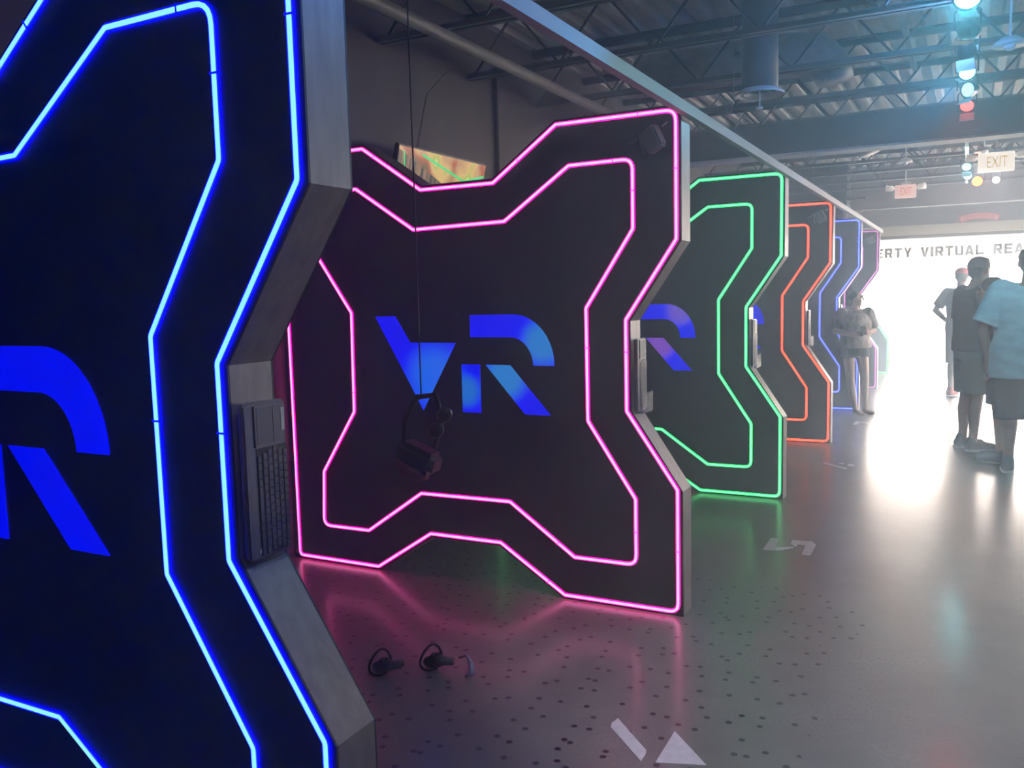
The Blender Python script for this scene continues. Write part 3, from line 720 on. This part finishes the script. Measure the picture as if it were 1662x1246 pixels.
# ------------------------------------------------------------------ banner with letters, red ribbon sign
t = empty('banner', (0, YF+0.10, 0)); tagk(t, 'white banner lettered LIBERTY VIRTUAL REALITY across the bright doorway', 'banner')
m = bpy.data.materials.new('translucent_vinyl'); m.use_nodes = True
N = m.node_tree.nodes; b = N['Principled BSDF']; tr = N.new('ShaderNodeBsdfTranslucent'); tr.inputs[0].default_value = (0.9, 0.9, 0.9, 1)
mx = N.new('ShaderNodeMixShader'); mx.inputs[0].default_value = 0.7; m.node_tree.links.new(b.outputs[0], mx.inputs[1]); m.node_tree.links.new(tr.outputs[0], mx.inputs[2])
b.inputs['Base Color'].default_value = (0.85, 0.85, 0.85, 1)
m.node_tree.links.new(mx.outputs[0], N['Material Output'].inputs['Surface'])
bm = nb(); box(bm, X0-0.1, 5.0, 0.0, 0.002, 2.06, 2.545); obj('vinyl_sheet', bm, m, t)
_s, _h = .32, .24
GLYPH = {
 'L': [[(0, 0), (1, 0), (1, _h), (_s, _h), (_s, 1), (0, 1)]], 'I': [[(0, 0), (1, 0), (1, 1), (0, 1)]],
 'E': [[(0, 0), (1, 0), (1, _h), (_s, _h), (_s, .40), (.88, .40), (.88, .62), (_s, .62), (_s, 1-_h), (1, 1-_h), (1, 1), (0, 1)]],
 'T': [[(.34, 0), (.66, 0), (.66, 1-_h), (1, 1-_h), (1, 1), (0, 1), (0, 1-_h), (.34, 1-_h)]],
 'Y': [[(.34, 0), (.66, 0), (.66, .42), (1.04, 1), (.68, 1), (.5, .68), (.32, 1), (-.04, 1), (.34, .42)]],
 'V': [[(.34, 0), (.66, 0), (1.05, 1), (.70, 1), (.5, .38), (.30, 1), (-.05, 1)]],
 'A': [[(-.05, 0), (.28, 0), (.5, .64), (.72, 0), (1.05, 0), (.68, 1), (.32, 1)], [(.25, .16), (.75, .16), (.68, .36), (.32, .36)]],
 'U': [[(.15, 0), (.85, 0), (1, .15), (1, 1), (1-_s, 1), (1-_s, _h), (_s, _h), (_s, 1), (0, 1), (0, .15)]],
 'R': [[(0, 0), (_s, 0), (_s, 1), (0, 1)], [(_s, 1-_h), (.66, 1-_h), (.66, .58), (_s, .58), (_s, .36), (.86, .36), (1, .46), (1, .90), (.88, 1), (_s, 1)], [(.42, .36), (.74, 0), (1.08, 0), (.76, .38)]],
 'B': [[(0, 0), (_s, 0), (_s, 1), (0, 1)], [(_s, 0), (.88, 0), (1, .12), (1, .42), (.93, .51), (1, .60), (1, .88), (.88, 1), (_s, 1), (_s, 1-_h), (.66, 1-_h), (.66, .62), (_s, .62), (_s, .42), (.66, .42), (.66, _h), (_s, _h)]],
}
for word, wx in (('LIBERTY', -0.985), ('VIRTUAL', 0.345), ('REALITY', 1.675)):
    px = wx
    for ch in word:
        cw = 0.055 if ch == 'I' else 0.152
        bm = nb()
        for p in GLYPH[ch]: prism(bm, [(px+u*cw, 2.155+v*0.205) for u, v in p], -0.003, -0.0005)
        obj('letter', bm, M_bletter, t); px += cw+0.032
t = empty('ribbon_sign', (1.40, 15.965, 2.93)); tagk(t, 'small curved red ribbon sign on the wall above the doorway', 'sign')
M_red = mat('red_sign_paint', (0.62, 0.10, 0.09), 0.5); M_pink = mat('pink_sign_paint', (0.75, 0.38, 0.34), 0.5)
def arcband(r0, r1, a0, a1, y0, y1, mm, nm):
    bm = nb(); n = 18; cz = -1.0; P = []
    for k in range(n+1):
        a = a0+(a1-a0)*k/n; P.append((r1*math.sin(a), cz+r1*math.cos(a)))
    for k in range(n, -1, -1):
        a = a0+(a1-a0)*k/n; P.append((r0*math.sin(a), cz+r0*math.cos(a)))
    prism(bm, P, y0, y1); return obj(nm, bm, mm, t)
arcband(0.94, 1.06, -0.36, 0.36, 0.0, 0.03, M_red, 'ribbon')
arcband(0.955, 1.045, -0.34, 0.34, -0.004, -0.0005, M_pink, 'inlay')
bm = nb()
for k in range(15):
    a = -0.26+k*0.037; box(bm, -0.010, 0.010, -0.003, 0, -0.025, 0.025, mtx=Matrix.Translation((math.sin(a), -0.005, -1+math.cos(a))) @ Matrix.Rotation(a, 4, 'Y'))
obj('small_marks', bm, M_red, t)

# ------------------------------------------------------------------ people
def capsule(bm, p0, p1, r0, r1=None, seg=12):
    p0 = Vector(p0); p1 = Vector(p1); r1 = r0 if r1 is None else r1
    d = (p1-p0).normalized(); P = []; R = []
    for a in (-80, -55, -30): P.append(p0+d*r0*math.sin(math.radians(a))); R.append(r0*math.cos(math.radians(a)))
    P += [p0, p1]; R += [r0, r1]
    for a in (30, 55, 80): P.append(p1+d*r1*math.sin(math.radians(a))); R.append(r1*math.cos(math.radians(a)))
    tube(bm, P, R, seg)
def chain(bm, pts, rs):
    for i in range(len(pts)-1): capsule(bm, pts[i], pts[i+1], rs[i], rs[i+1])
def loft(bm, secs, seg=20):
    """secs = (centre, rx, ry, rz_rotation)"""
    rings = []
    for c, rx, ry, rz in secs:
        c = Vector(c)
        rings.append([bm.verts.new(c+Vector((math.cos(a)*rx*math.cos(rz)-math.sin(a)*ry*math.sin(rz), math.cos(a)*rx*math.sin(rz)+math.sin(a)*ry*math.cos(rz), 0))) for a in [2*PI*k/seg for k in range(seg)]])
    for i in range(len(rings)-1):
        A, B = rings[i], rings[i+1]
        for k in range(seg): bm.faces.new((A[k], A[(k+1) % seg], B[(k+1) % seg], B[k]))
    bm.faces.new(rings[0]); bm.faces.new(rings[-1])
def fuse(o, vox, it=4):
    r = o.modifiers.new('fuse', 'REMESH'); r.mode = 'VOXEL'; r.voxel_size = vox; r.use_smooth_shade = True
    s = o.modifiers.new('soft', 'SMOOTH'); s.iterations = it; s.factor = 0.5
    return o
def lerp(a, b, t): return Vector(a)*(1-t)+Vector(b)*t
BASE = dict(pelvis=(0, 0, .95), waist=(0, 0, 1.07), chest=(0, 0, 1.28), neck=(0, .01, 1.47), head=(0, -.015, 1.625),
    hipL=(.09, 0, .92), hipR=(-.09, 0, .92), kneeL=(.10, -.01, .50), kneeR=(-.10, -.01, .50), ankL=(.10, .02, .085), ankR=(-.10, .02, .085),
    toeL=(.12, -.15, .03), toeR=(-.12, -.15, .03),
    shL=(.185, .01, 1.415), shR=(-.185, .01, 1.415), elL=(.24, .03, 1.14), elR=(-.24, .03, 1.14), wrL=(.25, -.04, .90), wrR=(-.25, -.04, .90),
    haL=(.25, -.06, .82), haR=(-.25, -.06, .82))
def person(loc, rz, height, label, pose, skin, hair_m, shirt_m, shorts_m, shoe_m, fat=1.0, short_len=0.75, sleeve=0.75, hair='short', cap=None, turn=0.0, shirt_bottom=0.90, loose=1.0, hold=None):
    J = {k: Vector(v) for k, v in BASE.items()}
    for k, v in pose.items(): J[k] = Vector(v)
    t = empty('person', loc, rz); s = height/1.75; t.scale = (s, s, s)
    tagk(t, label, 'person')
    f = fat
    HR = Matrix.Rotation(turn, 3, 'Z')
    H = J['head']
    def hp(x, y, z): return H+HR @ Vector((x, y, z))
    bm = nb()
    # trunk
    loft(bm, [(J['pelvis']+Vector((0, 0, -.10)), .10*f, .09*f, 0), (J['pelvis'], .165*f, .115*f, 0), (J['waist'], .145*f, .105*f, 0), (J['chest'], .165*f, .115*f, 0),
              (J['chest']+Vector((0, 0, .10)), .165*f, .105*f, 0), (J['neck']+Vector((0, 0, -.03)), .09, .07, 0), (J['neck']+Vector((0, 0, .02)), .05, .05, 0)])
    chain(bm, [J['neck']+Vector((0, 0, -.03)), H+Vector((0, .01, -.05))], [.056, .052])
    # head: skull, jaw, nose, ears, brow, lips, chin
    ell(bm, hp(0, .01, .025), (.075, .095, .092)); ell(bm, hp(0, -.025, -.045), (.056, .062, .062)); ell(bm, hp(0, -.065, -.085), (.022, .018, .016))
    chain(bm, [hp(0, -.083, .02), hp(0, -.108, -.02)], [.008, .014])
    ell(bm, hp(0, -.087, -.05), (.022, .010, .008)); ell(bm, hp(0, -.072, .035), (.055, .020, .012))
    for q in (-1, 1): ell(bm, hp(q*.076, .01, -.005), (.010, .019, .030))
    for sd in ('L', 'R'):
        q = 1 if sd == 'L' else -1
        hip, kn, an, to = J['hip'+sd], J['knee'+sd], J['ank'+sd], J['toe'+sd]
        chain(bm, [hip, lerp(hip, kn, .35), kn], [.088*f, .080*f, .055]); chain(bm, [kn, lerp(kn, an, .3)+Vector((0, .012, 0)), lerp(kn, an, .75), an], [.052, .057, .040, .036])
        chain(bm, [an+Vector((0, .02, -.03)), lerp(an, to, .6)+Vector((0, 0, -.02)), to], [.036, .036, .026])
        sh, el, wr, ha = J['sh'+sd], J['el'+sd], J['wr'+sd], J['ha'+sd]
        chain(bm, [J['neck']+Vector((q*.05, 0, -.04)), sh], [.05, .058*f]); chain(bm, [sh, lerp(sh, el, .5), el], [.055*f, .048*f, .038]); chain(bm, [el, lerp(el, wr, .3), wr], [.040, .040, .027])
        # hand
        d = (ha-wr).normalized(); side = d.cross(Vector((0, 1, 0)) if abs(d.y) < .8 else Vector((0, 0, 1))).normalized(); nrm = d.cross(side).normalized()
        pal = wr+d*.05
        for k in range(4):
            chain(bm, [wr+side*(k-1.5)*.012, wr+d*.085+side*(k-1.5)*.020], [.016, .012])
            l_ = [.060, .072, .068, .052][k]; b0 = wr+d*.088+side*(k-1.5)*.0215; b1 = b0+d*l_*.5+nrm*.008; b2 = b1+d*l_*.4+nrm*.024
            chain(bm, [b0, b1, b2], [.0095, .009, .0075])
        th = -q; b0 = wr+d*.03+side*th*.022; b1 = b0+d*.03+side*th*.026+nrm*.01; b2 = b1+d*.03+side*th*.006+nrm*.01
        chain(bm, [b0, b1, b2], [.014, .011, .009])
    fuse(obj('body', bm, skin, t, True), .0075, 3)
    for q in (-1, 1):
        bm = nb(); ell(bm, hp(q*.031, -.083, .012), (.011, .007, .007)); obj('eye', bm, M_eye, t, True)
    # hair
    bm = nb()
    if hair == 'short':
        ell(bm, hp(0, .020, .042), (.083, .100, .085)); ell(bm, hp(0, .055, -.01), (.073, .062, .07)); ell(bm, hp(0, -.045, .085), (.055, .045, .030))
    elif hair == 'bun':
        ell(bm, hp(0, .025, .038), (.086, .102, .090)); ell(bm, hp(0, .06, -.01), (.074, .062, .075)); ell(bm, hp(0, .075, .120), (.045, .045, .042)); ell(bm, hp(0, .09, -.06), (.05, .035, .05))
    else:
        ell(bm, hp(0, .022, .042), (.090, .105, .088)); ell(bm, hp(0, .06, -.05), (.085, .065, .12))
    fuse(obj('hair', bm, hair_m, t, True), .008, 2)
    if cap:
        bm = nb(); ell(bm, hp(0, .012, .055), (.089, .108, .075)); chain(bm, [hp(-.04, -.10, .045), hp(-.03, -.15, .038)], [.012, .010]); chain(bm, [hp(.04, -.10, .045), hp(.03, -.15, .038)], [.012, .010]); chain(bm, [hp(0, -.09, .047), hp(0, -.165, .037)], [.014, .012]); chain(bm, [hp(-.03, -.15, .038), hp(.03, -.15, .038)], [.010, .010])
        fuse(obj('cap', bm, cap, t, True), .008, 1)
    # shirt
    bm = nb(); l = loose
    wz = shirt_bottom
    loft(bm, [((J['pelvis'].x, J['pelvis'].y, wz), .185*f*l, .135*f*l, 0), (J['pelvis']+Vector((0, 0, .04)), .183*f*l, .135*f*l, 0), (J['waist'], .165*f*l, .130*f*l, 0), (J['chest'], .183*f*l, .130*f*l, 0),
              (J['chest']+Vector((0, 0, .10)), .185*f, .122*f, 0), (J['neck']+Vector((0, 0, -.035)), .105, .082, 0), (J['neck']+Vector((0, 0, -.012)), .066, .066, 0)])
    for sd in ('L', 'R'):
        q = 1 if sd == 'L' else -1
        sh, el = J['sh'+sd], J['el'+sd]
        chain(bm, [J['neck']+Vector((q*.06, 0, -.05)), sh], [.058, .070*f])
        e1 = lerp(sh, el, sleeve); chain(bm, [sh, lerp(sh, e1, .6)], [.070*f*l, .070*f*l]); tube(bm, [lerp(sh, e1, .3), e1], [.070*f*l, .072*f*l], 16)
    fuse(obj('shirt', bm, shirt_m, t, True), .011, 4)
    # shorts
    bm = nb()
    loft(bm, [(J['pelvis']+Vector((0, 0, -.13)), .160*f, .115*f, 0), (J['pelvis']+Vector((0, 0, -.06)), .182*f, .130*f, 0), (J['pelvis']+Vector((0, 0, .08)), .165*f, .122*f, 0)])
    for sd in ('L', 'R'):
        hip, kn, an = J['hip'+sd], J['knee'+sd], J['ank'+sd]
        if short_len <= 1: tube(bm, [hip+Vector((0, 0, .03)), hip, lerp(hip, kn, short_len)], [.09*f, .103*f, .098*f if short_len > .4 else .105*f], 18)
        else: tube(bm, [hip+Vector((0, 0, .03)), hip, kn, lerp(kn, an, short_len-1)], [.09*f, .105*f, .088*f, .092*f], 18)
    fuse(obj('shorts', bm, shorts_m, t, True), .011, 3)
    if shoe_m:
        for sd in ('L', 'R'):
            an, to = J['ank'+sd], J['toe'+sd]
            bm = nb(); chain(bm, [an+Vector((0, .025, -.035)), lerp(an, to, .5)+Vector((0, 0, -.01)), to+Vector((0, -.005, .008))], [.049, .046, .036]); chain(bm, [an+Vector((0, .01, -.01)), an+Vector((0, .01, .015))], [.047, .044])
            o = fuse(obj('shoe', bm, shoe_m, t, True), .009, 2)
            bm = nb(); lo = an+Vector((0, .025, 0)); dd = (to-lo); dd.z = 0
            P = [lo-dd.normalized()*.045, lo, lerp(lo, to, .6), to+dd.normalized()*.03]
            loftp = []
            for p_, w_ in zip(P, (.028, .044, .050, .024)):
                loftp.append((p_, w_))
            a = []; b_ = []
            nn = Vector((-dd.y, dd.x, 0)).normalized()
            top = [bm.verts.new((p_+nn*w_).xy.to_3d()+Vector((0, 0, .022))) for p_, w_ in loftp]+[bm.verts.new((p_-nn*w_).xy.to_3d()+Vector((0, 0, .022))) for p_, w_ in reversed(loftp)]
            bot = [bm.verts.new((v.co.x, v.co.y, 0.001)) for v in top]
            bm.faces.new(top); bm.faces.new(list(reversed(bot)))
            for i in range(len(top)): bm.faces.new((top[i], bot[i], bot[(i+1) % len(top)], top[(i+1) % len(top)]))
            obj('sole', bm, M_white, o)
    return t
M_tee = mat('grey_patterned_tee', (0.34, 0.29, 0.26), 0.8, noise=(12, (1, 1, 0.5), 0.75), bump=0.4)
M_navy = mat('dark_navy_shorts', (0.02, 0.025, 0.04), 0.8)
M_drk = mat('dark_green_tee', (0.035, 0.04, 0.035), 0.8)
M_brn = mat('dark_brown_tee', (0.07, 0.05, 0.045), 0.8)
M_gsh = mat('grey_green_shorts', (0.10, 0.12, 0.11), 0.8)
M_blk = mat('charcoal_shorts', (0.035, 0.04, 0.045), 0.8)
M_lbl = mat('light_blue_shirt', (0.52, 0.68, 0.77), 0.8, noise=(7, (1, 1, 2.5), 0.14), bump=0.5)
M_rdb = mat('grey_brown_shirt', (0.09, 0.075, 0.075), 0.8)
M_cap = mat('red_cap', (0.50, 0.04, 0.04), 0.7)
M_shoe = mat('dark_sneaker', (0.03, 0.03, 0.035), 0.6); M_shb = mat('blue_grey_sneaker', (0.10, 0.14, 0.20), 0.6); M_shr = mat('red_sneaker', (0.4, 0.06, 0.05), 0.6)

# woman leaning by the royal blue panel, facing right
pw = dict(pelvis=(0, 0, .95), kneeL=(.13, -.05, .50), ankL=(.16, -.02, .07), toeL=(.20, -.17, .03), kneeR=(-.07, -.04, .50), ankR=(-.02, -.10, .07), toeR=(.03, -.26, .03),
          elL=(.27, .02, 1.17), wrL=(.12, -.20, 1.15), haL=(.04, -.25, 1.16), elR=(-.27, .02, 1.17), wrR=(-.12, -.20, 1.13), haR=(-.04, -.25, 1.14))
woman = person((0.0, 7.42, 0), math.radians(28), 1.54, 'barefoot woman in grey patterned tee and navy shorts by the royal blue panel', pw,
       M_skin, M_hair, M_tee, M_navy, None, fat=1.02, short_len=.30, sleeve=.85, hair='bun', turn=math.radians(52), shirt_bottom=.93, loose=1.22)
bm = nb(); box(bm, -0.035, 0.035, -0.005, 0.005, -0.06, 0.06, bev=0.003)
ph = obj('phone', bm, M_black); ph.location = woman.matrix_basis @ Vector((0, -.285, 1.19)); ph.rotation_euler = (math.radians(-35), 0, math.radians(28))
tagk(ph, 'small dark phone held in front of the woman’s chest', 'phone')
pc = dict(elL=(.32, .06, 1.18), wrL=(.20, -.03, 1.02), haL=(.13, -.06, .99), ankR=(-.10, .03, .085))
person((1.14, 9.55, 0), math.radians(150), 1.80, 'man in red cap with hand on hip, farthest of the group', pc, M_skin2, M_hair, M_drk, M_blk, M_shr, fat=1.0,
       short_len=1.12, sleeve=.80, cap=M_cap, turn=math.radians(20), loose=1.08)
pm = dict(head=(0, -.05, 1.62), elR=(-.23, -.02, 1.15), wrR=(-.20, -.16, .98), haR=(-.19, -.22, .93), elL=(.24, .0, 1.14), wrL=(.22, -.14, .96), haL=(.21, -.20, .90))
person((1.265, 5.25, 0), math.radians(115), 1.83, 'dark haired man in brown tee and grey green shorts, beside auburn haired person', pm, M_skin2, M_hair, M_brn, M_gsh, M_shoe, fat=1.12,
       short_len=.95, sleeve=.85, turn=math.radians(25), loose=1.06)
pb = dict(head=(0, -.12, 1.57), neck=(0, -.06, 1.44), chest=(0, -.03, 1.27))
person((1.50, 4.70, 0), math.radians(-100), 1.68, 'auburn haired person with lowered head between the two men', pb, M_skin, M_hair2, M_rdb, M_blk, M_shb, fat=1.1,
       short_len=.9, sleeve=.8, hair='long', loose=1.1)
pr = dict(elL=(.30, .04, 1.13), wrL=(.27, -.05, .88), haL=(.26, -.08, .80), elR=(-.30, .04, 1.13), wrR=(-.27, -.03, .88), haR=(-.26, -.06, .80))
person((1.655, 4.25, 0), math.radians(175), 1.86, 'broad man from behind in light blue shirt and charcoal shorts', pr, M_skin2, M_hair, M_lbl, M_blk, M_shb, fat=1.30,
       short_len=1.2, sleeve=.88, loose=1.08, shirt_bottom=.74)

# ------------------------------------------------------------------ added haze volume standing in for lens glare
bm = nb(); box(bm, XW+0.01, XR-0.01, YB+0.01, YF-0.2, 0.005, 3.815)
hz = obj('haze', bm, M_white); hz.data.materials.clear()
m = bpy.data.materials.new('glare_haze'); m.use_nodes = True; nt = m.node_tree
nt.nodes.remove(nt.nodes['Principled BSDF'])
vs = nt.nodes.new('ShaderNodeVolumeScatter'); vs.inputs['Density'].default_value = HAZE_DENSITY; vs.inputs['Anisotropy'].default_value = 0.65
vs.inputs['Color'].default_value = (0.66, 0.84, 1.0, 1)
nt.links.new(vs.outputs[0], nt.nodes['Material Output'].inputs['Volume'])
hz.data.materials.append(m)
tagk(hz, 'added bluish haze volume in place of lens glare, brightest towards the doorway', 'haze', kind='stuff')
